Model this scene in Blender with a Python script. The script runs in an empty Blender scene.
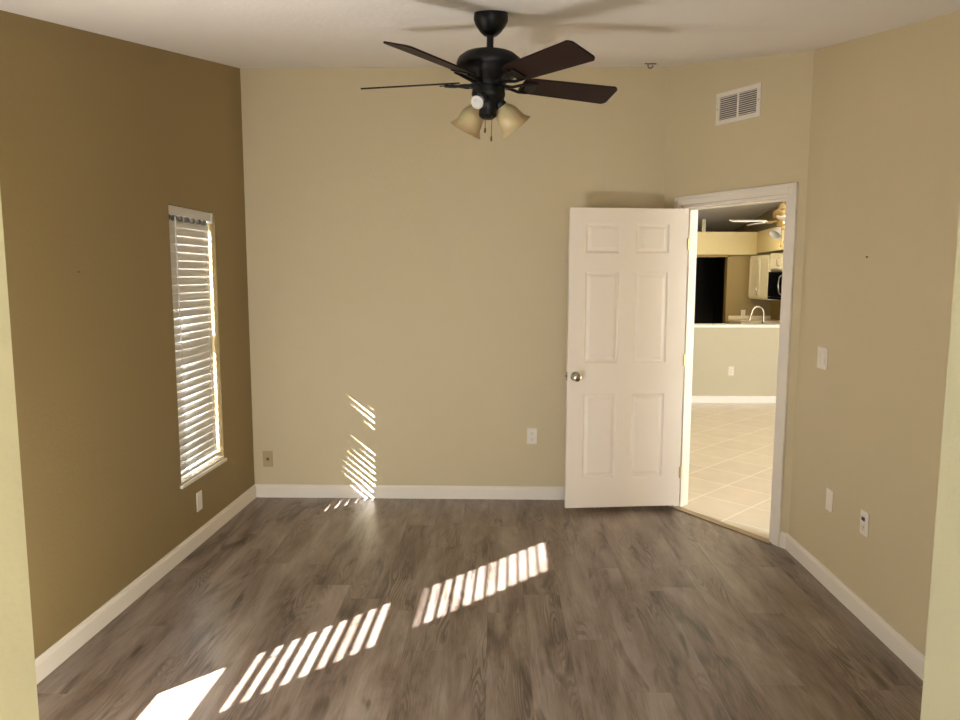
import bpy, bmesh, math, random
from mathutils import Vector, Matrix
random.seed(7)
S = bpy.context.scene
COL = S.collection
R = math.radians

# ---------------------------------------------------------------- measurements of the place (metres)
D = 4.873                    # back wall
LX, LA = -1.677, -0.027      # left wall: x at the back corner, slight skew
RX, RA, RY = 1.665, -0.007, 3.981
HC, SC = 2.883, -0.188       # ceiling height at the back wall, slope
XB = 1.109                   # corner of back wall and diagonal wall
NY = 1.2                     # near wall (opening the room is seen through)
BH = 0.09                    # baseboard height
def XL(y): return LX + (D - y) * LA
def XR(y): return RX + (RY - y) * RA
def CZ(y): return HC + SC * (D - y)
def GZ(y): return 2.35 + 0.125 * (13.4 - y)      # ceiling of the great room beyond
DA = Vector((XB, D, 0)); DE = Vector((RX, RY, 0))
DD = (DE - DA).normalized(); DN = Vector((DD.y, -DD.x, 0))   # along / into the room
DLEN = (DE - DA).length
SUN_D = Vector((0.972, 1.0, -0.785)).normalized()

# ---------------------------------------------------------------- camera
def setup_camera():
    f, pitch, yaw, roll = 721.775, 6.613, -1.226, 0.105
    P, Y, Q = R(pitch), R(yaw), R(roll)
    fwd = Vector((math.sin(Y) * math.cos(P), math.cos(Y) * math.cos(P), -math.sin(P)))
    rt = Vector((math.cos(Y), -math.sin(Y), 0)); up = rt.cross(fwd)
    r2 = rt * math.cos(Q) + up * math.sin(Q); u2 = -rt * math.sin(Q) + up * math.cos(Q)
    cd = bpy.data.cameras.new('camera'); cam = bpy.data.objects.new('camera', cd); COL.objects.link(cam)
    cam.matrix_world = Matrix(((r2.x, u2.x, -fwd.x, 0), (r2.y, u2.y, -fwd.y, 0), (r2.z, u2.z, -fwd.z, 1.535), (0, 0, 0, 1)))
    cd.sensor_width = 36; cd.lens = f / 960 * 36; cd.clip_start = 0.02
    S.camera = cam
setup_camera()

# ---------------------------------------------------------------- world, sun, daylight through the openings, an added low fill, exposure
w = bpy.data.worlds.new('world'); S.world = w; w.use_nodes = True
w.node_tree.nodes['Background'].inputs[0].default_value = (0.80, 0.90, 1.0, 1)
w.node_tree.nodes['Background'].inputs[1].default_value = 3.5
def light(name, kind, loc, direction, energy, color=(1, 1, 1), size=None, spread=None):
    l = bpy.data.lights.new(name, kind); l.energy = energy; l.color = color
    o = bpy.data.objects.new(name, l); COL.objects.link(o); o.location = loc
    o.rotation_euler = Vector(direction).to_track_quat('-Z', 'Y').to_euler()
    if size: l.shape = 'RECTANGLE'; l.size, l.size_y = size
    if spread: l.spread = R(spread)
    return o
sun = light('sun', 'SUN', (-8, -8, 8), SUN_D, 110, (1, 0.975, 0.95)); sun.data.angle = R(0.53)
light('daylight_rear_window', 'AREA', (0.3, -1.62, 1.25), (0, 1, 0), 11, (1, 0.98, 0.96), (1.7, 1.3))
light('low_fill_light', 'AREA', (-1.27, 1.12, 0.36), (0.42, 1, 0.38), 36, (1, 0.98, 0.95), (0.5, 0.45))  # unseen lamp added to throw fan and door shadows upward
light('daylight_glass_door', 'AREA', (3.7, 2.44, 1.05), (0, 1, 0), 95, (0.95, 0.98, 1.0), (2.1, 1.95))
light('kitchen_light', 'AREA', (3.0, 9.9, 2.55), (0, 0.15, -1), 19, (1, 0.85, 0.6), (0.9, 0.3))
S.view_settings.view_transform = 'Standard'; S.view_settings.look = 'None'
S.view_settings.exposure = 0.22; S.view_settings.gamma = 1.0; S.view_settings.use_curve_mapping = False
S.cycles.max_bounces = 12; S.cycles.diffuse_bounces = 8; S.cycles.sample_clamp_indirect = 0; S.cycles.use_guiding = True; S.cycles.guiding_training_samples = 64

# ---------------------------------------------------------------- materials
def srgb(r, g, b):
    return tuple((c / 255 / 12.92 if c / 255 <= 0.04045 else ((c / 255 + 0.055) / 1.055) ** 2.4) for c in (r, g, b)) + (1,)
def mat(name, col, rough=0.5, metal=0.0, bump=0.0, bscale=60, var=0.0, vscale=3, spec=0.5, **kw):
    m = bpy.data.materials.new(name); m.use_nodes = True; nt = m.node_tree; b = nt.nodes['Principled BSDF']
    c = srgb(*col)
    b.inputs['Base Color'].default_value = c; b.inputs['Roughness'].default_value = rough
    b.inputs['Metallic'].default_value = metal; b.inputs['Specular IOR Level'].default_value = spec
    for k, v in kw.items(): b.inputs[k.replace('_', ' ')].default_value = v
    tc = nt.nodes.new('ShaderNodeTexCoord')
    if var:
        n = nt.nodes.new('ShaderNodeTexNoise'); n.inputs['Scale'].default_value = vscale; n.inputs['Detail'].default_value = 4
        nt.links.new(tc.outputs['Object'], n.inputs['Vector'])
        mx = nt.nodes.new('ShaderNodeMixRGB'); mx.inputs[1].default_value = tuple(x * (1 - var) for x in c[:3]) + (1,)
        mx.inputs[2].default_value = tuple(min(1, x * (1 + var)) for x in c[:3]) + (1,)
        nt.links.new(n.outputs['Fac'], mx.inputs[0]); nt.links.new(mx.outputs[0], b.inputs['Base Color'])
    if bump:
        n = nt.nodes.new('ShaderNodeTexNoise'); n.inputs['Scale'].default_value = bscale; n.inputs['Detail'].default_value = 3
        nt.links.new(tc.outputs['Object'], n.inputs['Vector'])
        bp = nt.nodes.new('ShaderNodeBump'); bp.inputs['Strength'].default_value = bump; bp.inputs['Distance'].default_value = 0.004
        nt.links.new(n.outputs['Fac'], bp.inputs['Height']); nt.links.new(bp.outputs[0], b.inputs['Normal'])
    return m
M = {}
M['tan'] = mat('tan_wall_paint', (201, 187, 154), 0.6, bump=0.25, var=0.02, spec=0.3)
M['olive'] = mat('olive_brown_wall_paint', (139, 120, 82), 0.55, bump=0.25, var=0.04, vscale=2, spec=0.3)
M['cream'] = mat('pale_cream_wall_paint', (204, 200, 170), 0.6, bump=0.3, var=0.02)
M['ceiling'] = mat('ceiling_paint', (226, 221, 215), 0.75, bump=0.5, bscale=45, spec=0.2)
M['white'] = mat('white_trim_paint', (226, 218, 206), 0.4, var=0.02, vscale=8)
M['door'] = mat('white_door_paint', (230, 220, 206), 0.42, bump=0.05, bscale=90)
M['plate'] = mat('white_plastic', (228, 220, 208), 0.35)
M['almond'] = mat('almond_plastic', (170, 152, 112), 0.4)
M['dark'] = mat('dark_slot_and_shade', (30, 26, 22), 0.6)  # near-black for slots; also paints in the shade of duct and pantry
M['grey'] = mat('duct_grey', (96, 92, 86), 0.7)
M['black'] = mat('black_bronze_metal', (5, 4, 5), 0.42, 0.0, spec=0.35, var=0.1, vscale=20)
M['blade'] = mat('dark_walnut_blade', (32, 15, 12), 0.5, bump=0.1, bscale=30, var=0.25, vscale=12, spec=0.2)
M['nickel'] = mat('satin_nickel', (190, 184, 172), 0.18, 1.0)
M['brass'] = mat('polished_brass', (206, 184, 132), 0.22, 1.0)
M['chain'] = mat('bronze_chain', (110, 84, 50), 0.4, 0.7)
M['shade'] = mat('amber_alabaster_glass', (196, 172, 130), 0.35, var=0.15, vscale=14, Transmission_Weight=0.25, Subsurface_Weight=0.2)
M['bulb'] = mat('white_bulb_glass', (205, 203, 196), 0.12, Transmission_Weight=0.2)
M['slat'] = mat('white_blind_slat', (204, 202, 197), 0.4)
def _translucent(m, f):
    nt = m.node_tree; b = nt.nodes['Principled BSDF']; o = nt.nodes['Material Output']; t = nt.nodes.new('ShaderNodeBsdfTranslucent')
    t.inputs[0].default_value = srgb(245, 240, 225); mx = nt.nodes.new('ShaderNodeMixShader'); mx.inputs[0].default_value = f
    nt.links.new(b.outputs[0], mx.inputs[1]); nt.links.new(t.outputs[0], mx.inputs[2]); nt.links.new(mx.outputs[0], o.inputs[0])
_translucent(M['slat'], 0.006)
M['vinyl'] = mat('white_vinyl', (235, 235, 232), 0.35)
M['ground'] = mat('outdoor_gravel', (168, 162, 148), 0.9, var=0.2)
M['halfwall'] = mat('pale_greige_paint', (188, 184, 162), 0.6, bump=0.2)
M['kitchen'] = mat('kitchen_mustard_paint', (152, 132, 84), 0.6, bump=0.2)
M['soffit'] = mat('kitchen_soffit_paint', (214, 200, 152), 0.6, bump=0.2)
M['gceil'] = mat('great_room_ceiling_paint', (235, 234, 238), 0.8)
M['gdark'] = mat('great_room_upper_wall_paint', (150, 136, 110), 0.8)
M['cabinet'] = mat('cream_cabinet_paint', (232, 226, 200), 0.35)
M['counter'] = mat('pale_laminate_counter', (226, 216, 190), 0.3, var=0.06, vscale=60)
M['appliance'] = mat('black_appliance_glass', (10, 10, 13), 0.12)
M['steel'] = mat('stainless_steel', (170, 170, 168), 0.3, 1.0)
M['thresh'] = mat('tan_metal_threshold', (150, 132, 100), 0.4, 0.3)

def floor_material():
    m = bpy.data.materials.new('grey_brown_plank'); m.use_nodes = True; nt = m.node_tree; L = nt.links; N = nt.nodes.new
    b = nt.nodes['Principled BSDF']
    tc = N('ShaderNodeTexCoord'); sep = N('ShaderNodeSeparateXYZ'); L.new(tc.outputs['Object'], sep.inputs[0])
    def mth(op, a, c=None):
        n = N('ShaderNodeMath'); n.operation = op
        for i, v in enumerate((a, c)):
            if v is None: continue
            if isinstance(v, (int, float)): n.inputs[i].default_value = v
            else: L.new(v, n.inputs[i])
        return n.outputs[0]
    W, LEN = 0.172, 1.15
    xs = mth('DIVIDE', mth('ADD', sep.outputs[0], 0.03), W); row = mth('FLOOR', xs)
    wn = N('ShaderNodeTexWhiteNoise'); wn.noise_dimensions = '1D'; L.new(row, wn.inputs['W'])
    ys = mth('ADD', mth('DIVIDE', sep.outputs[1], LEN), mth('MULTIPLY', wn.outputs['Value'], 7.3)); cell = mth('FLOOR', ys)
    cid = N('ShaderNodeCombineXYZ'); L.new(row, cid.inputs[0]); L.new(cell, cid.inputs[1])
    rnd = N('ShaderNodeTexWhiteNoise'); rnd.noise_dimensions = '3D'; L.new(cid.outputs[0], rnd.inputs['Vector'])
    fx = mth('FRACT', xs); fy = mth('FRACT', ys)
    # distance to seams
    ex = mth('MULTIPLY', mth('MINIMUM', fx, mth('SUBTRACT', 1, fx)), W); ey = mth('MULTIPLY', mth('MINIMUM', fy, mth('SUBTRACT', 1, fy)), LEN)
    seam = mth('LESS_THAN', mth('MINIMUM', ex, ey), 0.0009)
    # grain coordinates, shifted per plank
    off = N('ShaderNodeVectorMath'); off.operation = 'SCALE'; L.new(rnd.outputs['Color'], off.inputs[0]); off.inputs['Scale'].default_value = 37
    add = N('ShaderNodeVectorMath'); add.operation = 'ADD'; L.new(tc.outputs['Object'], add.inputs[0]); L.new(off.outputs[0], add.inputs[1])
    def noise(sc, scale, det=5, dist=0.0, rough=0.6):
        mp = N('ShaderNodeMapping'); mp.inputs['Scale'].default_value = sc; L.new(add.outputs[0], mp.inputs[0])
        n = N('ShaderNodeTexNoise'); n.inputs['Scale'].default_value = scale; n.inputs['Detail'].default_value = det
        n.inputs['Distortion'].default_value = dist; n.inputs['Roughness'].default_value = rough
        L.new(mp.outputs[0], n.inputs['Vector']); return n.outputs['Fac']
    fine = noise((26, 0.9, 1), 7, 4, 0.0, 0.75); broad = noise((2.6, 0.5, 1), 2.2, 5, 1.1, 0.65); knots = noise((6, 1.3, 1), 1.7, 2, 0.8)
    # cathedral rings: bands of a slow noise
    slow = noise((5.2, 0.50, 1), 1.5, 2, 0.2)
    ring = mth('ABSOLUTE', mth('SUBTRACT', mth('FRACT', mth('MULTIPLY', slow, 26)), 0.5))
    ringmask = N('ShaderNodeMapRange'); L.new(noise((3, 0.6, 1), 2.2, 2), ringmask.inputs[0]); ringmask.inputs[1].default_value = 0.5; ringmask.inputs[2].default_value = 0.68
    gm = N('ShaderNodeMapping'); gm.inputs['Scale'].default_value = (5.0, 0.9, 1); L.new(tc.outputs['Object'], gm.inputs[0])
    gn = N('ShaderNodeTexNoise'); gn.inputs['Scale'].default_value = 1.6; gn.inputs['Detail'].default_value = 6; gn.inputs['Roughness'].default_value = 0.62
    gn.inputs['Distortion'].default_value = 0.5; L.new(gm.outputs[0], gn.inputs['Vector'])
    cr = N('ShaderNodeValToRGB'); e = cr.color_ramp.elements
    e[0].position = 0.37; e[0].color = srgb(72, 59, 50); e[1].position = 0.64; e[1].color = srgb(166, 152, 142)
    mid = e.new(0.455); mid.color = srgb(119, 103, 92); mid2 = e.new(0.54); mid2.color = srgb(142, 128, 118)
    L.new(mth('ADD', mth('ADD', mth('MULTIPLY', broad, 0.46), mth('MULTIPLY', gn.outputs['Fac'], 0.34)), mth('MULTIPLY', fine, 0.20)), cr.inputs[0])
    def mix(kind, fac, a, c):
        n = N('ShaderNodeMixRGB'); n.blend_type = kind
        for i, v in ((0, fac), (1, a), (2, c)):
            if isinstance(v, (int, float)): n.inputs[i].default_value = v
            elif isinstance(v, tuple): n.inputs[i].default_value = v
            else: L.new(v, n.inputs[i])
        return n.outputs[0]
    c = mix('MULTIPLY', mth('MULTIPLY', mth('MULTIPLY', mth('GREATER_THAN', ring, 0.30), ringmask.outputs[0]), 0.6), cr.outputs[0], srgb(118, 100, 90))
    km = N('ShaderNodeMapRange'); L.new(knots, km.inputs[0]); km.inputs[1].default_value = 0.59; km.inputs[2].default_value = 0.74
    c = mix('MULTIPLY', mth('MULTIPLY', km.outputs[0], 0.75), c, srgb(100, 78, 66))
    tint = mth('ADD', 0.955, mth('MULTIPLY', rnd.outputs['Value'], 0.09))
    tv = N('ShaderNodeCombineXYZ'); [L.new(tint, tv.inputs[i]) for i in range(3)]
    c = mix('MULTIPLY', 1.0, c, tv.outputs[0])
    c = mix('MIX', mth('MULTIPLY', seam, 0.30), c, srgb(50, 40, 34))
    L.new(c, b.inputs['Base Color'])
    b.inputs['Roughness'].default_value = 0.38; b.inputs['Specular IOR Level'].default_value = 0.6
    rr = N('ShaderNodeMapRange'); L.new(fine, rr.inputs[0]); rr.inputs[3].default_value = 0.30; rr.inputs[4].default_value = 0.36
    L.new(rr.outputs[0], b.inputs['Roughness'])
    bp = N('ShaderNodeBump'); bp.inputs['Strength'].default_value = 0.12; bp.inputs['Distance'].default_value = 0.002
    L.new(mth('SUBTRACT', fine, mth('MULTIPLY', seam, 1.5)), bp.inputs['Height']); L.new(bp.outputs[0], b.inputs['Normal'])
    return m
M['floor'] = floor_material()

def tile_material():
    m = bpy.data.materials.new('cream_floor_tile'); m.use_nodes = True; nt = m.node_tree; L = nt.links; N = nt.nodes.new
    b = nt.nodes['Principled BSDF']; tc = N('ShaderNodeTexCoord'); mp = N('ShaderNodeMapping')
    mp.inputs['Rotation'].default_value = (0, 0, R(45)); mp.inputs['Location'].default_value = (0.33, 0.114, 0)
    L.new(tc.outputs['Object'], mp.inputs[0])
    br = N('ShaderNodeTexBrick'); br.offset = 0; br.inputs['Scale'].default_value = 1; br.inputs['Brick Width'].default_value = 0.36
    br.inputs['Row Height'].default_value = 0.36; br.inputs['Mortar Size'].default_value = 0.005; br.inputs['Mortar Smooth'].default_value = 0.2
    br.inputs['Color1'].default_value = srgb(222, 212, 192); br.inputs['Color2'].default_value = srgb(217, 207, 187); br.inputs['Mortar'].default_value = srgb(240, 233, 218)
    L.new(mp.outputs[0], br.inputs['Vector'])
    n = N('ShaderNodeTexNoise'); n.inputs['Scale'].default_value = 6; n.inputs['Detail'].default_value = 5; L.new(tc.outputs['Object'], n.inputs['Vector'])
    mr = N('ShaderNodeMapRange'); L.new(n.outputs['Fac'], mr.inputs[0]); mr.inputs[3].default_value = 0.9; mr.inputs[4].default_value = 1.08
    mx = N('ShaderNodeMixRGB'); mx.blend_type = 'MULTIPLY'; mx.inputs[0].default_value = 1; L.new(br.outputs['Color'], mx.inputs[1]); L.new(mr.outputs[0], mx.inputs[2])
    L.new(mx.outputs[0], b.inputs['Base Color']); b.inputs['Roughness'].default_value = 0.22
    return m
M['tile'] = tile_material()

def glass_material():
    m = bpy.data.materials.new('clear_glass'); m.use_nodes = True; nt = m.node_tree; nt.nodes.clear()
    o = nt.nodes.new('ShaderNodeOutputMaterial'); t = nt.nodes.new('ShaderNodeBsdfTransparent'); g = nt.nodes.new('ShaderNodeBsdfGlossy')
    g.inputs['Roughness'].default_value = 0.02; 
    mx = nt.nodes.new('ShaderNodeMixShader'); mx.inputs[0].default_value = 0.05; nt.links.new(t.outputs[0], mx.inputs[1])
    nt.links.new(g.outputs[0], mx.inputs[2]); nt.links.new(mx.outputs[0], o.inputs[0]); return m
M['glass'] = glass_material()

# ---------------------------------------------------------------- mesh helpers
def obj(name, bm, m, parent=None, smooth=False, bevel=0.0):
    me = bpy.data.meshes.new(name); bmesh.ops.recalc_face_normals(bm, faces=bm.faces); bm.to_mesh(me); bm.free()
    o = bpy.data.objects.new(name, me); COL.objects.link(o); me.materials.append(M[m] if isinstance(m, str) else m)
    if parent: o.parent = parent
    if smooth:
        for p in me.polygons: p.use_smooth = True
        me.set_sharp_from_angle(angle=R(40))
    if bevel:
        b = o.modifiers.new('bevel', 'BEVEL'); b.width = bevel; b.segments = 2; b.limit_method = 'ANGLE'; b.angle_limit = R(40)
    return o
def struct(name, bm, m, parent=None, **k):
    o = obj(name, bm, m, parent, **k)
    if not parent: o['kind'] = 'structure'
    return o
def tag(o, label, cat, group=None):
    o['label'] = label; o['category'] = cat
    if group: o['group'] = group
    return o
def thing(name, label, cat, loc=(0, 0, 0), rot=(0, 0, 0), group=None):
    o = bpy.data.objects.new(name, None); COL.objects.link(o); o.location = loc; o.rotation_euler = rot
    o.empty_display_size = 0.1
    return tag(o, label, cat, group)
def box(bm, x0, x1, y0, y1, z0, z1, mtx=None):
    vs = [bm.verts.new((x, y, z)) for z in (z0, z1) for x, y in ((x0, y0), (x1, y0), (x1, y1), (x0, y1))]
    for f in ((3, 2, 1, 0), (4, 5, 6, 7), (0, 1, 5, 4), (1, 2, 6, 5), (2, 3, 7, 6), (3, 0, 4, 7)): bm.faces.new([vs[i] for i in f])
    if mtx: bmesh.ops.transform(bm, matrix=mtx, verts=vs)
    return vs
def boxes(*bs):
    bm = bmesh.new()
    for b in bs: box(bm, *b)
    return bm
def hexa(bm, quad, z0, z1):
    """quad: four (x, y); z0, z1: constants or functions of (x, y)"""
    f0 = z0 if callable(z0) else (lambda x, y: z0); f1 = z1 if callable(z1) else (lambda x, y: z1)
    vs = [bm.verts.new((x, y, f0(x, y))) for x, y in quad] + [bm.verts.new((x, y, f1(x, y))) for x, y in quad]
    for f in ((3, 2, 1, 0), (4, 5, 6, 7), (0, 1, 5, 4), (1, 2, 6, 5), (2, 3, 7, 6), (3, 0, 4, 7)): bm.faces.new([vs[i] for i in f])
    return vs
def lathe(bm, prof, seg=32, mtx=None, wob=None):
    rings = []; new = []
    for r, z in prof:
        ring = []
        for i in range(seg):
            a = 2 * math.pi * i / seg; k = wob(a, z) if wob else 1
            v = bm.verts.new((r * k * math.cos(a), r * k * math.sin(a), z)); ring.append(v); new.append(v)
        rings.append(ring)
    for a, b in zip(rings, rings[1:]):
        for i in range(seg): bm.faces.new((a[i], a[(i + 1) % seg], b[(i + 1) % seg], b[i]))
    if prof[0][0] > 1e-4: bm.faces.new(rings[0][::-1])
    if prof[-1][0] > 1e-4: bm.faces.new(rings[-1])
    if mtx: bmesh.ops.transform(bm, matrix=mtx, verts=new)
    return new
def tube(bm, pts, r, seg=10):
    pts = [Vector(p) for p in pts]; rings = []
    rr = r if isinstance(r, (list, tuple)) else [r] * len(pts)
    up = Vector((0.13, 0.31, 0.94))
    for i, p in enumerate(pts):
        t = (pts[min(i + 1, len(pts) - 1)] - pts[max(i - 1, 0)]).normalized()
        a = t.cross(up)
        if a.length < 0.05: a = t.cross(Vector((1, 0, 0)))
        a.normalize(); b = t.cross(a)
        rings.append([bm.verts.new(p + rr[i] * (a * math.cos(2 * math.pi * k / seg) + b * math.sin(2 * math.pi * k / seg))) for k in range(seg)])
    for a, b in zip(rings, rings[1:]):
        for k in range(seg): bm.faces.new((a[k], a[(k + 1) % seg], b[(k + 1) % seg], b[k]))
    bm.faces.new(rings[0][::-1]); bm.faces.new(rings[-1])

# ---------------------------------------------------------------- floors and ground
WT = 0.13        # thickness of the exterior wall
FN = (XB, D)
bm = bmesh.new()
# bedroom floor follows the diagonal wall; runs on under the viewer
vs = [(-1.88, -1.6), (2.1, -1.6), (2.1, NY), (XR(NY) + .03, NY), (RX + 0.03, RY), ((DA + DD * 1.06).x, (DA + DD * 1.06).y), (XB, D), (XB, D + .02), (LX - .03, D + .02), (XL(NY) - .03, NY), (-1.88, NY)]
def slab_poly(pts, z0, z1):
    bm = bmesh.new(); a = [bm.verts.new((x, y, z0)) for x, y in pts]; b = [bm.verts.new((x, y, z1)) for x, y in pts]
    bm.faces.new(a[::-1]); bm.faces.new(b)
    for i in range(len(pts)): j = (i + 1) % len(pts); bm.faces.new((a[i], a[j], b[j], b[i]))
    return bm
struct('floor', slab_poly(vs, -0.06, 0), 'floor')
p1 = DA + DD * -0.02; p2 = DA + DD * 1.0
struct('floor_tiled', slab_poly([(0.5, D + .02), (XB, D + .02), (XB, D), (RX, RY), (RX + .2, RY), (RX + .2, 2.2), (6.2, 2.2), (6.2, 13.6), (0.5, 13.6)], -0.06, 0), 'tile')
struct('ground_outside', boxes((-14, -2.15, -8, 14, -0.3, -0.2)), 'ground')

# ---------------------------------------------------------------- ceiling of the room
def ceil_poly(pts, f, th=0.12):
    bm = bmesh.new(); a = [bm.verts.new((x, y, f(y))) for x, y in pts]; b = [bm.verts.new((x, y, f(y) + th)) for x, y in pts]
    bm.faces.new(a[::-1]); bm.faces.new(b)
    for i in range(len(pts)): j = (i + 1) % len(pts); bm.faces.new((a[i], a[j], b[j], b[i]))
    return bm
struct('ceiling', ceil_poly([(XL(NY) - .12, NY - .12), (XR(NY) + .1, NY - .12), (RX + .1, RY + .03), (XB + .1, D + .1), (LX - .1, D + .1)], CZ), 'ceiling')
struct('ceiling_entry', boxes((-1.9, 2.1, -1.7, NY - .12, CZ(NY - .12), CZ(NY - .12) + .12)), 'ceiling')
struct('ceiling_great_room', ceil_poly([(0.4, 4.7), (1.75, 4.7), (1.75, 2.2), (6.2, 2.2), (6.2, 13.7), (0.4, 13.7)], GZ), 'gceil')

# ---------------------------------------------------------------- walls
def wall_piece(bm, P, U, Nrm, s0, s1, z0, z1, th):
    """a slab from s0 to s1 along U from P, thickness th away from the room (against Nrm)"""
    a = P + U * s0; b = P + U * s1; c = b - Nrm * th; d = a - Nrm * th
    hexa(bm, [(v.x, v.y) for v in (a, b, c, d)], z0, z1)
def wall(name, m, P, U, Nrm, length, ztop, th, holes=()):
    """holes: (s0, s1, z0, z1) sorted along s"""
    bm = bmesh.new(); s = 0
    for s0, s1, z0, z1 in holes:
        wall_piece(bm, P, U, Nrm, s, s0, 0, ztop, th)
        if z0 > 0: wall_piece(bm, P, U, Nrm, s0, s1, 0, z0, th)
        wall_piece(bm, P, U, Nrm, s0, s1, z1, ztop, th); s = s1
    wall_piece(bm, P, U, Nrm, s, length, 0, ztop, th)
    return struct(name, bm, m)
ctop = lambda x, y: CZ(y) + 0.06
gtop = lambda x, y: GZ(y) + 0.05
LP = Vector((XL(NY), NY, 0)); LU = (Vector((LX, D, 0)) - LP).normalized(); LN = Vector((LU.y, -LU.x, 0)); LLEN = (Vector((LX, D, 0)) - LP).length
WIN = {1: (1.385, 1.95), 2: (3.79, 4.37)}       # y range of the two windows of the left wall
WZ0, WZ1 = 0.405, 1.908
sy = lambda y: (y - NY) / LU.y
wall('wall_left', 'olive', LP, LU, LN, LLEN + .12, ctop, WT, [(sy(a), sy(b), WZ0, WZ1) for a, b in (WIN[1], WIN[2])])
wall('wall_back', 'tan', Vector((LX - .002, D, 0)), Vector((1, 0, 0)), Vector((0, -1, 0)), XB - LX + .01, gtop, 0.12)
T1, T2, OT = 0.167, 0.942, 1.985                # door opening along the diagonal wall, its height
wall('wall_diagonal', 'tan', DA, DD, DN, DLEN, gtop, 0.12, [(T1, T2, 0, OT)])
RU = (Vector((XR(NY), NY, 0)) - DE).normalized(); RN = Vector((RU.y, -RU.x, 0))
wall('wall_right', 'tan', DE, RU, RN, (Vector((XR(NY), NY, 0)) - DE).length, gtop, 0.12)
# near wall with the wide opening the room is seen through
NL, NR = -0.819, 0.747
struct('wall_near_left', boxes((-1.78, -1.62, NY - .12, NY, 0, CZ(NY - .12)), (-.92, NL, NY - .12, NY, 0, CZ(NY - .12)), (-1.62, -.92, NY - .12, NY, 0, .08), (-1.62, -.92, NY - .12, NY, .78, CZ(NY - .12))), 'cream')  # low gap in the left part added for the unseen fill lamp
struct('wall_near_right', boxes((NR, 2.1, NY - .12, NY, 0, CZ(NY - .12) + .0)), 'cream')
ch = CZ(NY - .12)
struct('wall_entry_left', boxes((-1.9, -1.78, -1.7, NY - .01, 0, ch + .1)), 'cream')
struct('wall_entry_right', boxes((2.1, 2.22, -1.7, NY, 0, ch + .1)), 'cream')
struct('wall_entry_rear', boxes((-1.9, -0.55, -1.6, -1.48, 0, ch + .1), (1.15, 2.22, -1.6, -1.48, 0, ch + .1), (-0.55, 1.15, -1.6, -1.48, 0, 0.6), (-0.55, 1.15, -1.6, -1.48, 1.9, ch + .1)), 'cream')

# baseboards with an eased top
def baseboard(name, P, U, Nrm, s0, s1, h=BH, t=0.014, m='white'):
    bm = bmesh.new(); prof = [(0, 0), (t, 0), (t, h * .78), (t * .75, h * .88), (t * .35, h * .94), (t * .3, h), (0, h)]
    rings = []
    for s in (s0, s1):
        rings.append([bm.verts.new(P + U * s + Nrm * a + Vector((0, 0, z))) for a, z in prof])
    n = len(prof)
    for i in range(n): bm.faces.new((rings[0][i], rings[0][(i + 1) % n], rings[1][(i + 1) % n], rings[1][i]))
    bm.faces.new(rings[0][::-1]); bm.faces.new(rings[1]); return struct(name, bm, m)
baseboard('baseboard_left', LP, LU, LN, 0, LLEN)
baseboard('baseboard_back', Vector((LX, D, 0)), Vector((1, 0, 0)), Vector((0, -1, 0)), 0, XB - LX)
baseboard('baseboard_diagonal_right', DA, DD, DN, T2 + .060, DLEN)
baseboard('baseboard_diagonal_left', DA, DD, DN, 0, T1 - .060)
baseboard('baseboard_right', DE, RU, RN, 0, 2.75)

# ---------------------------------------------------------------- door casing, jambs, threshold (structure)
def along(bm, s0, s1, n0, n1, z0, z1):
    q = [DA + DD * s + DN * n for s, n in ((s0, n0), (s1, n0), (s1, n1), (s0, n1))]
    return hexa(bm, [(v.x, v.y) for v in q], z0, z1)
bm = bmesh.new(); CW = 0.058
for a, b in ((T1 - CW, T1 - .004), (T2 + .004, T2 + CW)):
    along(bm, a, b, 0, .012, 0, OT + CW)
    along(bm, a if a < .5 else b - .02, a + .02 if a < .5 else b, .012, .018, 0, OT + CW)
along(bm, T1 - .004, T2 + .004, 0, .012, OT + .004, OT + CW); along(bm, T1 - CW, T2 + CW, .012, .018, OT + CW - .02, OT + CW)
trim = struct('trim_1', bm, 'white', bevel=.002)
bm = bmesh.new()
along(bm, T1 - .002, T1 + .016, -.122, .004, 0, OT); along(bm, T2 - .016, T2 + .002, -.122, .004, 0, OT); along(bm, T1, T2, -.122, .004, OT - .016, OT + .002)
along(bm, T1 + .016, T1 + .027, -.075, -.04, 0, OT - .016); along(bm, T2 - .027, T2 - .016, -.075, -.04, 0, OT - .016); along(bm, T1 + .02, T2 - .02, -.075, -.04, OT - .027, OT - .016)
jamb = struct('trim_2', bm, 'white', bevel=.0015)
bm = bmesh.new(); along(bm, T2 - .0175, T2 - .0158, -.034, -.004, .86, .92); struct('strike_plate', bm, 'nickel', jamb)
bm = bmesh.new(); along(bm, T1 - .01, T2 + .01, -.03, .03, 0, .007); struct('trim_3', bm, 'thresh', bevel=.003)
bm = bmesh.new()
for a, b in ((T1 - CW, T1), (T2, T2 + CW)): along(bm, a, b, -.136, -.12, 0, OT + CW)
along(bm, T1, T2, -.136, -.12, OT, OT + CW); struct('trim_4', bm, 'white')

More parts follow.
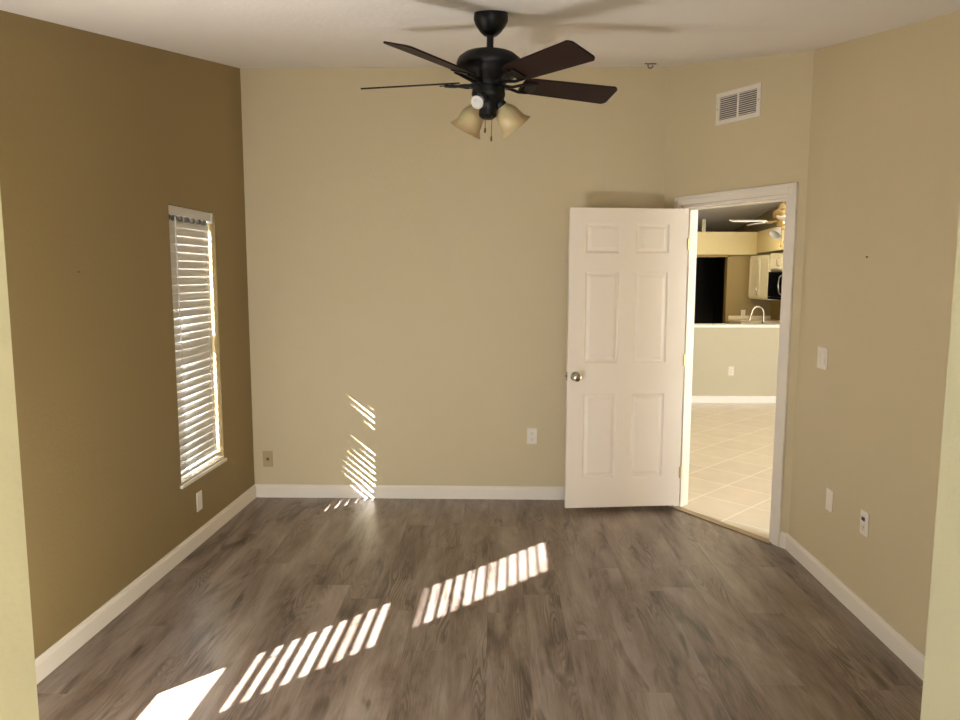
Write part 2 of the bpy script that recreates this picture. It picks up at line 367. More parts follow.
# ---------------------------------------------------------------- six-panel door leaf
def make_door():
    hx, hy = 1.210, 4.652; fx, fy = 0.460, 4.570
    U = Vector((fx - hx, fy - hy, 0)); Wd = U.length; U.normalize()
    root = bpy.data.objects.new('door_1', None); COL.objects.link(root); root.location = (hx, hy, 0)
    root['kind'] = 'structure'
    # local frame: x along the leaf from the hinge, y = front (towards the camera), z up
    Nf = Vector((U.y, -U.x, 0)) * -1
    if Nf.y > 0: Nf = -Nf
    root.rotation_euler = (0, 0, math.atan2(U.y, U.x))
    sgn = 1 if (Matrix.Rotation(root.rotation_euler.z, 3, 'Z') @ Vector((0, 1, 0))).dot(Nf) > 0 else -1
    T = .035; Z0, Z1 = .036, 1.960
    xs = [(0.116, 0.330), (0.433, 0.650)]; zs = [(0.235, 0.785), (0.985, 1.565), (1.682, 1.865)]
    bm = bmesh.new()
    for face in (0, 1):
        yf = 0 if face == 0 else -T * sgn; inw = -sgn if face == 0 else sgn
        gx = [0] + [v for p in xs for v in p] + [Wd]; gz = [Z0] + [v for p in zs for v in p] + [Z1]
        def q(x0, x1, z0, z1, y0, y1=None, X0=None, X1=None, Zz0=None, Zz1=None): pass
        for i in range(len(gx) - 1):
            for k in range(len(gz) - 1):
                x0, x1, z0, z1 = gx[i], gx[i + 1], gz[k], gz[k + 1]
                if i % 2 == 1 and k % 2 == 1:
                    steps = [(0, 0), (.010, .009), (.016, .009), (.034, .0025)]
                    prev = None
                    for ins, dep in steps:
                        r = [bm.verts.new((x, yf + inw * dep, z)) for x, z in ((x0 + ins, z0 + ins), (x1 - ins, z0 + ins), (x1 - ins, z1 - ins), (x0 + ins, z1 - ins))]
                        if prev:
                            for j in range(4): bm.faces.new((prev[j], prev[(j + 1) % 4], r[(j + 1) % 4], r[j]))
                        prev = r
                    bm.faces.new(prev)
                else:
                    bm.faces.new([bm.verts.new((x, yf, z)) for x, z in ((x0, z0), (x1, z0), (x1, z1), (x0, z1))])
    y1 = -T * sgn
    for a, b in (((0, Z0), (Wd, Z0)), ((Wd, Z0), (Wd, Z1)), ((Wd, Z1), (0, Z1)), ((0, Z1), (0, Z0))):
        bm.faces.new([bm.verts.new(p) for p in ((a[0], 0, a[1]), (b[0], 0, b[1]), (b[0], y1, b[1]), (a[0], y1, a[1]))])
    bmesh.ops.remove_doubles(bm, verts=bm.verts, dist=1e-5)
    obj('door_leaf', bm, 'door', root)
    kx, kz = .703, .902
    for side, nm in ((sgn, 'door_knob'), (-sgn, 'door_knob')):
        bm = bmesh.new(); y0 = 0 if side == sgn else -T * sgn
        mt = Matrix.Translation((kx, y0, kz)) @ Matrix.Rotation(R(-90 * side), 4, 'X')
        lathe(bm, [(.0315, 0), (.0315, .004), (.027, .009), (.013, .011), (.0115, .026), (.017, .031), (.0255, .038), (.028, .048), (.0265, .056), (.019, .062), (.009, .064), (.0001, .0645)], 28, mt)
        obj(nm, bm, 'nickel', root, smooth=True)
    bm = bmesh.new(); c = -T / 2 * sgn
    box(bm, Wd, Wd + .0015, c - .012, c + .012, kz - .028, kz + .028); box(bm, Wd, Wd + .011, c - .006, c + .006, kz - .008, kz + .008)
    obj('door_latch', bm, 'nickel', root)
    for z in (.26, 1.0, 1.74):
        bm = bmesh.new(); lathe(bm, [(.0001, z - .04), (.005, z - .038), (.0055, z + .036), (.0001, z + .041)], 12, Matrix.Translation((-.006, .0 + .004 * sgn, 0)))
        box(bm, -.001, .0, -.03 if sgn > 0 else 0, 0 if sgn > 0 else .03, z - .038, z + .038)
        obj('door_hinge', bm, 'brass', root)
    return root
make_door()

# ---------------------------------------------------------------- windows and blinds of the left wall
def make_window(n, y0, y1):
    """outer frame, sashes and glass; every part in the wall's own plane"""
    P = LP + LU * sy(y0); Wd = (y1 - y0) / LU.y
    root = bpy.data.objects.new('window_%d' % n, None); COL.objects.link(root); root['kind'] = 'structure'
    root.location = (P.x, P.y, WZ0)
    root.rotation_euler = (0, 0, math.atan2(LU.y, LU.x))     # local x along the wall, local -y into the room
    H = WZ1 - WZ0; o0, o1 = WT - .045, WT
    e = .001; fs = .025 if n == 1 else .05
    obj('window_frame', boxes((e, fs, o0, o1, e, H - e), (Wd - .025, Wd - e, o0, o1, e, H - e), (.025, Wd - .025, o0, o1, e, .03), (.025, Wd - .025, o0, o1, H - .03, H - e)), 'vinyl', root, bevel=.002)
    rail = .765
    obj('sash', boxes((.025, .045, o0 + .008, o0 + .03, .03, rail), (Wd - .045, Wd - .025, o0 + .008, o0 + .03, .03, rail), (.045, Wd - .045, o0 + .008, o0 + .03, .03, .055), (.045, Wd - .045, o0 + .008, o0 + .03, rail - .03, rail),
                     (.025, Wd - .025, o0 + .022, o0 + .043, rail - .03, rail + .066)), 'vinyl', root, bevel=.002)
    obj('pane', boxes((.04, Wd - .04, o0 + .018, o0 + .021, .04, rail - .02)), 'glass', root)
    obj('pane', boxes((.025, Wd - .025, o0 + .032, o0 + .035, rail, H - .03)), 'glass', root)
    obj('window_sill', boxes((-.016, Wd + .016, -.014, -.001, -.02, -.001), (e, Wd - e, -.001, o0 - .001, -.018 + .019, .012)), 'white', root, bevel=.002)
    return root, P, Wd, H
def make_blind(root_name, label, P, Wd, H, zlow, theta, gap=.007, sun_board=0):
    """theta(z, u) = slat angle below horizontal towards the room, in degrees; u = 0..1 along the slat"""
    root = thing(root_name, label, 'window blind', (P.x, P.y, WZ0), (0, 0, math.atan2(LU.y, LU.x)))
    yc = .040; W = .050; SP = .0447
    x0, x1 = gap, Wd - gap - .005
    hr = H - .105
    obj('headrail', boxes((x0, x1, yc - .024, yc + .024, hr + .055, H - .001)), 'slat', root, bevel=.002)
    k = x0 + .02          # dark openings of the head mechanism under the rail
    while k < x1 - .05:
        obj('tilt_mechanism', boxes((k, k + .03, yc - .02, yc + .01, hr + .028, hr + .055)), 'grey', root); k += .075
    if sun_board: obj('sun_board', boxes((.003, Wd - .003, -.002, .006, H - sun_board, H - .001)), 'slat', root, bevel=.002)  # unseen board added to cut off the top of the sun stripes
    obj('end_bracket', boxes((x1 - .005, x1 + .011, yc - .03, yc + .026, hr + .045, H - .002)), 'slat', root)
    bm = bmesh.new(); z = hr + .02; zs = []
    while z > zlow + .04: zs.append(z); z -= SP
    NU, NV = 14, 6
    for z in zs:
        g = []
        for i in range(NU + 1):
            u = i / NU; th = R(theta(z + WZ0, u)); row = []
            for j in range(NV + 1):
                t = (j / NV - .5); c = .0022 * (1 - 4 * t * t)
                row.append(bm.verts.new((x0 + (x1 - x0) * u, yc + t * W * math.cos(th) + c * math.sin(th) * -1, z + t * W * math.sin(th) + c * math.cos(th))))
            g.append(row)
        th_ = Vector((0, -.0012, .0008))
        g2 = [[bm.verts.new(v.co + th_) for v in row] for row in g]
        for i in range(NU):
            for j in range(NV):
                bm.faces.new((g[i][j], g[i + 1][j], g[i + 1][j + 1], g[i][j + 1])); bm.faces.new((g2[i][j + 1], g2[i + 1][j + 1], g2[i + 1][j], g2[i][j]))
            bm.faces.new((g[i][0], g2[i][0], g2[i + 1][0], g[i + 1][0])); bm.faces.new((g[i][NV], g[i + 1][NV], g2[i + 1][NV], g2[i][NV]))
        for i in (0, NU):
            for j in range(NV): bm.faces.new((g[i][j], g[i][j + 1], g2[i][j + 1], g2[i][j]))
    obj('slats', bm, 'slat', root, smooth=True)
    zb = zs[-1] - .035
    obj('bottom_rail', boxes((x0, x1, yc - .025, yc + .025, zb - .012, zb + .006)), 'slat', root, bevel=.003)
    bm = bmesh.new()
    for u in (.17, .83):
        x = x0 + (x1 - x0) * u
        for yy in (yc - .0275, yc + .0275): tube(bm, [(x, yy, H - .05), (x, yy, zb)], .0011, 6)
        for z in zs: tube(bm, [(x - .004, yc - .027, z - .022), (x - .004, yc + .027, z + .004)], .0005, 4)
    obj('ladder_cord', bm, 'slat', root)
    bm = bmesh.new(); tube(bm, [(x0 + .07, yc - .036, H - .06), (x0 + .075, yc - .038, H - .75)], .0035, 8); lathe(bm, [(.0001, 0), (.006, .004), (.005, .03), (.0001, .034)], 10, Matrix.Translation((x0 + .075, yc - .038, H - .78)))
    obj('tilt_wand', bm, 'slat', root, smooth=True)
    bm = bmesh.new(); xx = x1 - .075; tube(bm, [(xx, yc - .034, H - .06), (xx, yc - .036, .30)], .001, 6)
    lathe(bm, [(.0001, .03), (.004, .026), (.008, .004), (.0001, 0)], 10, Matrix.Translation((xx, yc - .036, .272)))
    obj('lift_cord', bm, 'slat', root)
    return root
r, P, Wd, H = make_window(1, *WIN[1])
make_blind('window_blind', 'white slatted blind at the window nearest the viewer, behind the pale left wall edge', P, Wd, H, .19, lambda z, u: 13, sun_board=.235)
r, P, Wd, H = make_window(2, *WIN[2])
rs = {}
def th2(z, u):
    k = round(z * 22); rs.setdefault(k, random.uniform(-4, 4))
    base = 66 if z < 1.36 else 81
    return min(84, base + 24 * u ** .8 + rs[k] * (1 - .3 * u))
make_blind('window_blind', 'white horizontal-slat blind, mostly closed, in the tall narrow window of the olive wall', P, Wd, H, .03, th2)

# ---------------------------------------------------------------- plates on the walls
def plate_root(name, label, cat, pos, nrm, group=None):
    """local x to the right seen from the room, y out of the wall, z up"""
    t = thing(name, label, cat, pos, (0, 0, math.atan2(nrm.y, nrm.x) - R(90)), group); return t
def face_plate(root, w_=.068, h_=.111, m='plate', screws=((0, 0),)):
    obj('face_plate', boxes((-w_ / 2, w_ / 2, 0, .006, -h_ / 2, h_ / 2)), m, root, bevel=.003)
    for x, z in screws:
        bm = bmesh.new(); lathe(bm, [(.003, 0), (.003, .0012), (.0001, .0016)], 12, Matrix.Translation((x, .006, z)) @ Matrix.Rotation(R(-90), 4, 'X')); obj('screw', bm, m, root)
def receptacles(root, m='plate'):
    for z in (-.0195, .0195):
        bm = bmesh.new(); lathe(bm, [(.0165, 0), (.0165, .0025), (.0001, .0026)], 24, Matrix.Translation((0, .006, z)) @ Matrix.Rotation(R(-90), 4, 'X'))
        r_ = obj('receptacle', bm, m, root, smooth=True)
        obj('slots', boxes((-.0075, -.0055, .0085, .0092, z - .002, z + .007), (.0055, .0075, .0085, .0092, z - .002, z + .006), (-.002, .002, .0085, .0092, z - .011, z - .0065)), 'dark', r_)
BN = Vector((0, -1, 0))
t = plate_root('wall_outlet', 'white electrical outlet on the back wall left of the open door', 'outlet', (0.254, D, .446), BN); face_plate(t); receptacles(t)
t = plate_root('cable_jack', 'almond wall plate with a centre jack low on the back wall near the left corner', 'wall plate', (-1.577, D, .272), BN)
face_plate(t, .070, .112, 'almond', ((0, .042), (0, -.042)))
bm = bmesh.new(); lathe(bm, [(.011, 0), (.011, .003), (.0055, .004), (.0055, .009), (.0001, .0092)], 16, Matrix.Translation((0, .006, 0)) @ Matrix.Rotation(R(-90), 4, 'X')); obj('jack', bm, 'grey', t)
t = plate_root('blank_plate', 'white blank plate on the olive wall below the tall window', 'wall plate', (XL(3.994), 3.994, .249), LN); face_plate(t, screws=((0, .03), (0, -.03)))
t = plate_root('light_switch', 'white double rocker light switch on the right wall beside the doorway', 'light switch', (XR(3.678), 3.678, 1.126), RN)
face_plate(t, .108, .111, screws=())
for x in (-.024, .024):
    bm = bmesh.new(); vs_ = box(bm, x - .016, x + .016, .006, .0095, -.033, .033); obj('rocker', bm, 'plate', t, bevel=.001)
    for z in (-.048, .048):
        bm = bmesh.new(); lathe(bm, [(.003, 0), (.003, .0012), (.0001, .0016)], 10, Matrix.Translation((x, .006, z)) @ Matrix.Rotation(R(-90), 4, 'X')); obj('screw', bm, 'plate', t)
t = plate_root('blank_plate', 'white blank plate low on the right wall, nearest the doorway', 'wall plate', (XR(3.511), 3.511, .437), RN); face_plate(t, screws=((0, .03), (0, -.03)))
t = plate_root('wall_outlet', 'white outlet with a dark socket low on the right wall', 'outlet', (XR(3.165), 3.165, .440), RN); face_plate(t); receptacles(t)
obj('dark_socket', boxes((-.013, .013, .0086, .011, .012, .027)), 'dark', t)

def nail(x, label, pos, nrm):
    bm = bmesh.new(); lathe(bm, [(.0022, 0), (.0022, .006), (.0045, .0065), (.0045, .008), (.0001, .0085)], 10, Matrix.Rotation(R(-90), 4, 'X'))
    o = obj('nail', bm, 'grey'); o.location = pos; o.rotation_euler = (0, 0, math.atan2(nrm.y, nrm.x) - R(90)); tag(o, label, 'nail')
nail(0, 'small nail in the right wall above and right of the light switch', (XR(3.288), 3.288, 1.624), RN)
nail(0, 'small nail in the olive left wall, left of the window', (XL(2.971), 2.971, 1.55), LN)

# return-air vent high on the diagonal wall
def make_vent():
    c = DA + DD * .571; t = thing('air_vent', 'white louvered return-air vent high on the wall above the doorway', 'vent', (c.x, c.y, 2.532), (0, 0, math.atan2(DN.y, DN.x) - R(90)))
    w_, h_ = .318, .185; a, b = w_ / 2, h_ / 2; fr = .027
    obj('frame', boxes((-a, a, 0, .007, b - fr, b), (-a, a, 0, .007, -b, -b + fr), (-a, -a + fr, 0, .007, -b + fr, b - fr), (a - fr, a, 0, .007, -b + fr, b - fr), (-.007, .007, 0, .006, -b + fr, b - fr)), 'plate', t, bevel=.002)
    obj('duct_shade_sheet', boxes((-a + fr, a - fr, .0, .0008, -b + fr, b - fr)), 'dark', t)  # flat dark sheet, the shade between louvers put into its colour
    bm = bmesh.new(); n = 11; hh = h_ - 2 * fr
    for i in range(n):
        z = -hh / 2 + hh * (i + .5) / n
        for x0, x1 in ((-a + fr, -.007), (.007, a - fr)): box(bm, x0, x1, -.0004, .0004, -.0042, .0042, Matrix.Translation((0, .0045, z)) @ Matrix.Rotation(R(-62), 4, 'X'))
    obj('louvers', bm, 'plate', t)
    for x in (-a + .012, a - .012):
        bm = bmesh.new(); lathe(bm, [(.0035, 0), (.0035, .001), (.0001, .0016)], 12, Matrix.Translation((x, .007, 0)) @ Matrix.Rotation(R(-90), 4, 'X')); obj('screw', bm, 'grey', t)
make_vent()

# sprinkler-like fitting on the ceiling by the back wall
t = thing('ceiling_hook', 'small grey metal hook fixed to the ceiling near the back wall, right of the fan', 'ceiling hook', (.915, 4.56, CZ(4.56)))
bm = bmesh.new(); lathe(bm, [(.0001, .004), (.028, .003), (.028, -.004), (.010, -.008), (.0001, -.009)], 20); obj('base_disc', bm, 'plate', t, smooth=True)
bm = bmesh.new(); tube(bm, [(.0, 0, -.007), (.0, 0, -.028), (.006, 0, -.036), (.018, 0, -.038), (.028, 0, -.03), (.03, 0, -.02)], .004, 8); tube(bm, [(-.02, 0, -.010), (.05, 0, -.012)], .004, 6); obj('hook', bm, 'grey', t, smooth=True)

# ---------------------------------------------------------------- ceiling fan of the room
def blade_bm(r0, r1, w0, w1, th, pitch, z):
    out = []; n = 10
    for i in range(n + 1):
        u = i / n; r = r0 + (r1 - r0) * u; hw = (w0 + (w1 - w0) * u) / 2
        e = 1; s = min(1, (u * (r1 - r0) + .008) / .03)
        out.append((r, hw * (0.62 + .38 * math.sqrt(max(0, 1 - (1 - e) ** 2))) * (0.7 + .3 * s)))
    # closer rings at the tip
    bm = bmesh.new(); top = []; bot = []
    extra = [(r1 - .02, w1 / 2), (r1 - .012, w1 / 2 * .96), (r1 - .005, w1 / 2 * .86), (r1, w1 / 2 * .7)]
    out = [o for o in out if o[0] < r1 - .022] + extra
    for r, h in out:
        for lst, zz in ((top, th / 2), (bot, -th / 2)): lst.append([bm.verts.new((r, -h, zz)), bm.verts.new((r, 0, zz)), bm.verts.new((r, h, zz))])
    for i in range(len(out) - 1):
        for j in range(2):
            bm.faces.new((top[i][j], top[i + 1][j], top[i + 1][j + 1], top[i][j + 1])); bm.faces.new((bot[i][j + 1], bot[i + 1][j + 1], bot[i + 1][j], bot[i][j]))
        for j in (0, 2): bm.faces.new((top[i][j], bot[i][j], bot[i + 1][j], top[i + 1][j]))
    for i in (0, -1):
        for j in range(2): bm.faces.new((top[i][j], top[i][j + 1], bot[i][j + 1], bot[i][j]))
    bmesh.ops.transform(bm, matrix=Matrix.Translation((0, 0, z)) @ Matrix.Rotation(R(pitch), 4, 'X'), verts=bm.verts)
    return bm
def iron_bm(r_in, r_out, pitch, z, zin):
    bm = bmesh.new()
    for s in (-1, 1):
        tube(bm, [(r_in, s * .008, zin), (r_in + (r_out - r_in) * .3, s * .016, (zin * .7 + z * .3) - .004), (r_in + (r_out - r_in) * .65, s * .026, z - .012 + s * math.sin(R(pitch)) * .026), (r_out, s * .032, z - .008 + s * math.sin(R(pitch)) * .032)], .0055, 8)
    bmx = Matrix.Translation((0, 0, z)) @ Matrix.Rotation(R(pitch), 4, 'X')
    box(bm, r_out - .02, r_out + .022, -.032, .032, -.009, -.005, bmx); box(bm, r_in - .015, r_in + .015, -.014, .014, zin - .006, zin + .006)
    return bm
def make_fan():
    X, Y = -.021, 2.74; Z = CZ(Y)
    t = thing('ceiling_fan', 'dark bronze five-blade ceiling fan with amber glass lights hanging in the room', 'ceiling fan', (X, Y, Z), (0, .03, 0))
    bm = bmesh.new(); lathe(bm, [(.0001, .004), (.060, .004), (.062, -.012), (.062, -.026), (.055, -.042), (.038, -.066), (.024, -.078), (.0001, -.079)], 36); obj('canopy', bm, 'black', t, smooth=True)
    bm = bmesh.new(); lathe(bm, [(.0125, -.08), (.0125, -.135), (.02, -.14), (.02, -.15), (.0125, -.15)], 20); obj('downrod', bm, 'black', t, smooth=True)
    zb = -.239     # blade plane
    bm = bmesh.new(); lathe(bm, [(.0001, -.132), (.03, -.133), (.062, -.138), (.094, -.147), (.114, -.162), (.120, -.178), (.120, -.190), (.116, -.198), (.112, -.200), (.106, -.210), (.090, -.224), (.070, -.238), (.060, -.248), (.060, -.262), (.0001, -.263)], 48)
    obj('motor_housing', bm, 'black', t, smooth=True)
    bm = bmesh.new(); lathe(bm, [(.0001, -.262), (.058, -.263), (.062, -.285), (.058, -.300), (.044, -.312), (.034, -.322), (.032, -.345), (.032, -.362), (.020, -.372), (.0001, -.373)], 36); kit = obj('light_kit', bm, 'black', t, smooth=True)
    for i in range(5):
        a = R(18 + 72 * i + 0.7)
        b = obj('blade', blade_bm(.128, .500, .104, .128, .006, -15.5, zb), 'blade', t, bevel=.0015); b.rotation_euler = (0, 0, a)
        ir = obj('blade_iron', iron_bm(.058, .160, -15.5, zb, zb - .014), 'black', b, smooth=True)
    # lamps: two shades on the sides, one bare bulb towards the viewer
    def lamp_mtx(az, tilt, r=.030, z=-.298): return Matrix.Translation((r * math.cos(R(az)), r * math.sin(R(az)), z)) @ Matrix.Rotation(R(az), 4, 'Z') @ Matrix.Rotation(R(180 - tilt), 4, 'Y')
    for az, tilt, shade in ((150, 31, True), (20, 42, True), (245, 60, False)):
        mt = lamp_mtx(az, tilt)
        bm = bmesh.new(); lathe(bm, [(.0001, -.012), (.012, -.01), (.014, .008), (.022, .014), (.024, .036), (.019, .038), (.0001, .038)], 20, mt); arm = obj('lamp_socket', bm, 'black', t, smooth=True)
        if shade:
            wob = lambda a, z: 1 + .035 * max(0, (z - .06) / .07) * math.cos(4 * a)
            bm = bmesh.new(); lathe(bm, [(.022, .030), (.027, .038), (.036, .050), (.044, .068), (.047, .088), (.050, .104), (.058, .118), (.066, .126), (.063, .127), (.055, .119), (.047, .104), (.044, .088), (.041, .068), (.033, .051), (.024, .040), (.019, .032)], 40, mt, wob)
            obj('lamp_shade', bm, 'shade', arm, smooth=True)
        bm = bmesh.new(); k = 1.0 if shade else 1.15
        lathe(bm, [(.0001, .036), (.012, .038), (.0125, .05), (.02 * k, .066), (.027 * k, .082), (.0275 * k, .09), (.024 * k, .101), (.014 * k, .109), (.0001, .112)] if shade else [(.0001, .03), (.014, .034), (.0145, .042), (.018, .054), (.023, .064), (.024, .070), (.021, .072), (.018, .070), (.014, .071), (.006, .074), (.0001, .075)], 28, mt)
        obj('bulb', bm, 'bulb', arm, smooth=True)
    for x, y, l in ((-.008, -.02, .055), (.016, -.025, .085)):
        bm = bmesh.new(); z = -.372
        tube(bm, [(x, y, z + .03), (x, y, z - l + .02)], .0014, 6)
        lathe(bm, [(.0001, 0), (.004, .003), (.0035, .016), (.0001, .022)], 10, Matrix.Translation((x, y, z - l)))
        obj('pull_chain', bm, 'chain', t)
make_fan()

# ---------------------------------------------------------------- great room and kitchen beyond the doorway
gh = lambda x, y: GZ(y) + .05
bm = bmesh.new(); hexa(bm, [(.45, D + .12), (.57, D + .12), (.57, 13.6), (.45, 13.6)], 0, gh); struct('wall_great_left', bm, 'tan')
bm = bmesh.new(); hexa(bm, [(6.0, 2.2), (6.12, 2.2), (6.12, 8.9), (6.0, 8.9)], 0, gh); struct('wall_great_right', bm, 'tan')
bm = bmesh.new()
for q, a, b in (([(1.80, 2.38), (2.6, 2.38), (2.6, 2.5), (1.80, 2.5)], 0, gh), ([(4.8, 2.38), (6.0, 2.38), (6.0, 2.5), (4.8, 2.5)], 0, gh), ([(2.6, 2.38), (4.8, 2.38), (4.8, 2.5), (2.6, 2.5)], 2.1, gh)): hexa(bm, q, a, b)
struct('wall_great_near', bm, 'tan')
bm = bmesh.new(); hexa(bm, [(4.3, 8.8), (6.1, 8.8), (6.1, 8.92), (4.3, 8.92)], 0, gh); struct('wall_great_back', bm, 'tan')
bm = bmesh.new(); hexa(bm, [(4.3, 8.92), (4.42, 8.92), (4.42, 13.5), (4.3, 13.5)], 0, 2.23); struct('wall_kitchen_right', bm, 'kitchen')
bm = bmesh.new(); hexa(bm, [(4.3, 8.92), (4.42, 8.92), (4.42, 13.5), (4.3, 13.5)], 2.23, gh); struct('wall_kitchen_right_upper', bm, 'gdark')
bm = bmesh.new(); hexa(bm, [(.5, 13.4), (4.42, 13.4), (4.42, 13.5), (.5, 13.5)], 0, gh); struct('wall_far', bm, 'gdark')
# kitchen far wall with a dark opening; top is an open plant shelf
KY = 11.4
struct('wall_kitchen_far', boxes((.57, 2.95, KY, KY + .12, 0, 1.875), (3.60, 4.3, KY, KY + .12, 0, 1.875), (2.95, 3.60, KY, KY + .12, 1.84, 1.875)), 'kitchen')
struct('wall_pantry', boxes((2.5, 2.95, KY + .12, KY + .2, 0, 1.875), (2.5, 2.6, KY + .2, 13.3, 0, 1.9), (3.95, 4.05, KY + .12, 13.3, 0, 1.9), (2.5, 4.05, 13.2, 13.3, 0, 1.9)), 'dark')  # near-black walls: darkness of the unlit pantry is painted in
struct('trim_5', boxes((3.60, 3.64, KY - .012, KY, 0, 1.87), (2.95, 3.64, KY - .012, KY, 1.84, 1.875)), 'kitchen')
struct('soffit_far', boxes((.57, 4.3, KY - .04, 13.3, 1.876, 2.222)), 'soffit')
bm = bmesh.new(); hexa(bm, [(3.76, 9.3), (4.3, 9.3), (4.3, KY - .04), (4.03, KY - .04)], 1.90, 2.222); struct('soffit_right', bm, 'soffit')
struct('wall_column', boxes((3.185, 3.235, KY - .03, KY + .02, 2.222, 2.42)), 'halfwall')
# half wall with its ledge and baseboard
struct('half_wall', boxes((.57, 4.3, 8.8, 8.92, 0, .925)), 'halfwall')
struct('trim_6', boxes((.57, 4.3, 8.765, 9.0, .925, .958)), 'vinyl', bevel=.004)
baseboard('baseboard_half_wall', Vector((.57, 8.8, 0)), Vector((1, 0, 0)), Vector((0, -1, 0)), 0, 3.7, .085, .014, 'vinyl')
t = plate_root('wall_outlet', 'white outlet in the middle of the pale half wall beyond the doorway', 'outlet', (2.876, 8.8, .393), BN); face_plate(t); receptacles(t)
t = plate_root('wall_outlet', 'white outlet on the mustard kitchen wall left of the faucet', 'outlet', (3.875, KY, .965), BN); face_plate(t); receptacles(t)

# base cabinets and counters
def cabinet(name, label, loc, rot, w_, d_, h_, ndoors, z0=0.0, handle='low'):
    """local: x along the front, front face at y=0 looking to -y, body to +y"""
    t = thing(name, label, 'cabinet', loc, (0, 0, rot))
    obj('body', boxes((.001, w_ - .001, .0, d_, z0, z0 + h_)), 'cabinet', t, bevel=.002)
    dw = (w_ - .02) / ndoors
    for i in range(ndoors):
        x0 = .01 + i * dw + .004; x1 = .01 + (i + 1) * dw - .004; za, zb_ = z0 + .02, z0 + h_ - .02; f = .045
        fr = boxes((x0, x1, -.018, 0, za, za + f), (x0, x1, -.018, 0, zb_ - f, zb_), (x0, x0 + f, -.018, 0, za + f, zb_ - f), (x1 - f, x1, -.018, 0, za + f, zb_ - f), (x0 + f, x1 - f, -.010, 0, za + f, zb_ - f))
        d = obj('door', fr, 'cabinet', t, bevel=.002)
        hx = x1 - .025 if (i % 2 == 0) else x0 + .025
        zz = za + .04 if handle == 'low' else zb_ - .15
        bm = bmesh.new(); tube(bm, [(hx, -.018, zz), (hx, -.04, zz + .01), (hx, -.04, zz + .1), (hx, -.018, zz + .11)], .005, 8); obj('handle', bm, 'nickel', d, smooth=True)
    return t
cabinet('base_cabinet', 'cream base cabinet along the far kitchen wall under the counter', (3.66, 10.84, 0), 0, .62, .555, .84, 2, handle='high')
tag(obj('countertop', boxes((3.645, 4.3, 10.80, 11.399, .842, .88), (3.645, 4.3, 11.375, 11.399, .88, .93)), 'counter', bevel=.003), 'pale laminate countertop along the far kitchen wall', 'countertop')
cabinet('sink_cabinet', 'cream sink cabinet behind the half wall', (2.6, 9.56, 0), R(180), 1.8, .55, .80, 4, handle='high').location = (4.28, 9.56, 0)
tag(obj('sink_counter', boxes((2.4, 4.29, 9.001, 9.60, .802, .84)), 'counter', bevel=.003), 'pale laminate sink counter just behind the half-wall ledge', 'countertop')
# wall cabinets and microwave on the right kitchen wall, fronts facing left
WD = Vector((3.99, 0, 0))
cabinet('wall_cabinet', 'cream double-door wall cabinet at the kitchen corner', (3.94, KY - .05, 1.20), R(-90), .80, .355, .655, 2)
cabinet('wall_cabinet', 'short cream wall cabinet directly above the microwave', (3.94, KY - .87, 1.625), R(-90), .70, .355, .245, 2)
t = thing('microwave', 'black over-range microwave with a curved silver handle', 'microwave', (3.935, KY - .90, 1.22), (0, 0, R(-90)))
obj('body', boxes((.005, .685, 0.0, .36, 0, .385)), 'steel', t, bevel=.004)
obj('door', boxes((.005, .52, -.03, 0, .035, .385)), 'appliance', t, bevel=.004)
obj('control_panel', boxes((.525, .685, -.028, 0, .035, .385)), 'appliance', t, bevel=.004)
obj('vent_strip', boxes((.005, .685, -.026, 0, 0, .032)), 'appliance', t)
bm = bmesh.new(); tube(bm, [(.49, -.03, .07), (.49, -.06, .10), (.49, -.075, .20), (.49, -.06, .31), (.49, -.03, .34)], .009, 8); obj('handle', bm, 'steel', t, smooth=True)
# faucet
t = thing('kitchen_faucet', 'silver gooseneck kitchen faucet above the half-wall ledge', 'faucet', (3.365, 9.14, .84))
bm = bmesh.new(); lathe(bm, [(.0001, 0), (.026, 0), (.026, .012), (.016, .02), (.015, .08), (.0001, .081)], 20); obj('base', bm, 'nickel', t, smooth=True)
pts = [(0, 0, .07), (0, 0, .22)] + [(-.075 + .075 * math.cos(R(a)), 0, .24 + .085 * math.sin(R(a))) for a in range(0, 181, 20)] + [(-.162, 0, .20)]
bm = bmesh.new(); tube(bm, pts, .0115, 12); obj('spout', bm, 'nickel', t, smooth=True)
bm = bmesh.new(); tube(bm, [(-.160, 0, .215), (-.172, 0, .15)], [.012, .017], 12); obj('spray_head', bm, 'nickel', t, smooth=True)
bm = bmesh.new(); tube(bm, [(.014, 0, .05), (.05, 0, .07), (.08, 0, .10)], .006, 8); obj('lever', bm, 'nickel', t, smooth=True)

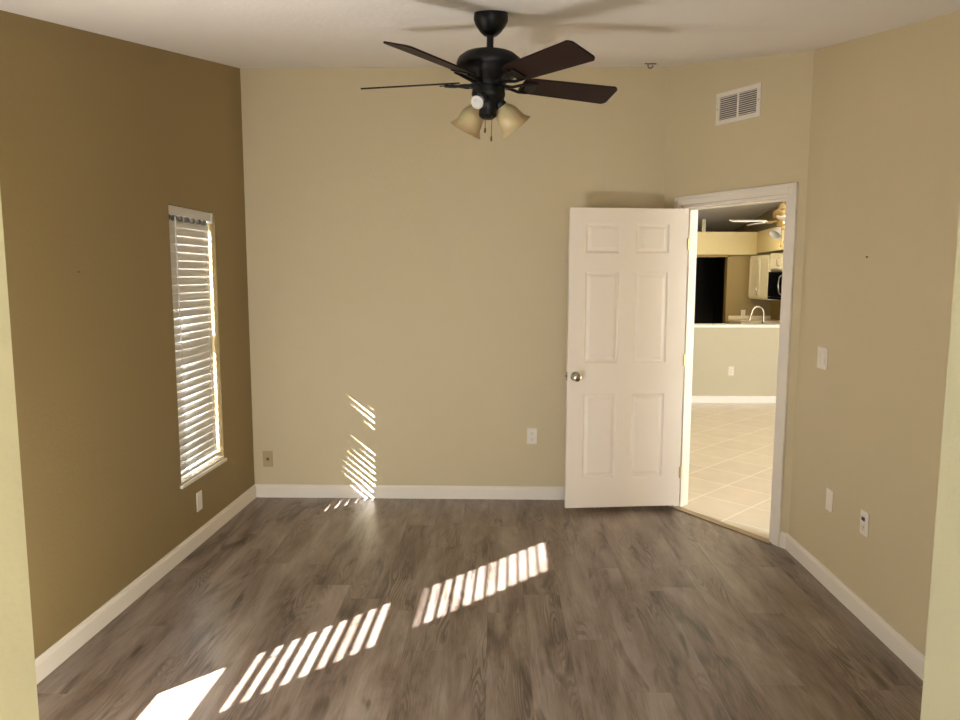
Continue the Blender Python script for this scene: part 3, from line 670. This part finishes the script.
# brass fan of the great room
def brass_fan():
    X, Y = 2.905, 7.5; zb = 2.10
    t = thing('ceiling_fan', 'brass ceiling fan with white blades and a glass shade beyond the doorway', 'ceiling fan', (X, Y, GZ(Y)))
    k = zb - GZ(Y)
    bm = bmesh.new(); lathe(bm, [(.0001, .01), (.07, .01), (.065, -.04), (.03, -.07), (.0001, -.07)], 24); obj('canopy', bm, 'brass', t, smooth=True)
    bm = bmesh.new(); lathe(bm, [(.013, -.06), (.013, k + .16), (.0001, k + .16)], 12); obj('downrod', bm, 'brass', t, smooth=True)
    bm = bmesh.new(); lathe(bm, [(.0001, k + .17), (.03, k + .165), (.045, k + .12), (.085, k + .10), (.095, k + .07), (.09, k + .03), (.06, k + .01), (.05, k - .03), (.06, k - .05), (.045, k - .085), (.0001, k - .09)], 28); obj('motor_housing', bm, 'brass', t, smooth=True)
    for i in range(5):
        a = R(178 + 72 * i)
        b = obj('blade', blade_bm(.16, .52, .10, .13, .007, -11, k), 'vinyl', t, bevel=.0015); b.rotation_euler = (0, 0, a)
        obj('blade_iron', iron_bm(.06, .18, -11, k, k), 'brass', b, smooth=True)
    for az in (215, 335, 95):
        mt = Matrix.Translation((.04 * math.cos(R(az)), .04 * math.sin(R(az)), k - .06)) @ Matrix.Rotation(R(az), 4, 'Z') @ Matrix.Rotation(R(140), 4, 'Y')
        bm = bmesh.new(); lathe(bm, [(.0001, 0), (.016, .002), (.02, .03), (.0001, .032)], 16, mt); s = obj('lamp_socket', bm, 'brass', t, smooth=True)
        bm = bmesh.new(); lathe(bm, [(.022, .02), (.035, .045), (.046, .075), (.06, .11), (.057, .11), (.043, .075), (.032, .045), (.019, .022)], 24, mt); obj('lamp_shade', bm, 'bulb', s, smooth=True)
    for x, l in ((-.012, .17), (.02, .13)):
        bm = bmesh.new(); tube(bm, [(x, -.02, k - .08), (x, -.02, k - .08 - l)], .0025, 6); lathe(bm, [(.0001, 0), (.008, .004), (.007, .03), (.0001, .034)], 10, Matrix.Translation((x, -.02, k - .1 - l))); obj('pull_chain', bm, 'brass', t)
brass_fan()
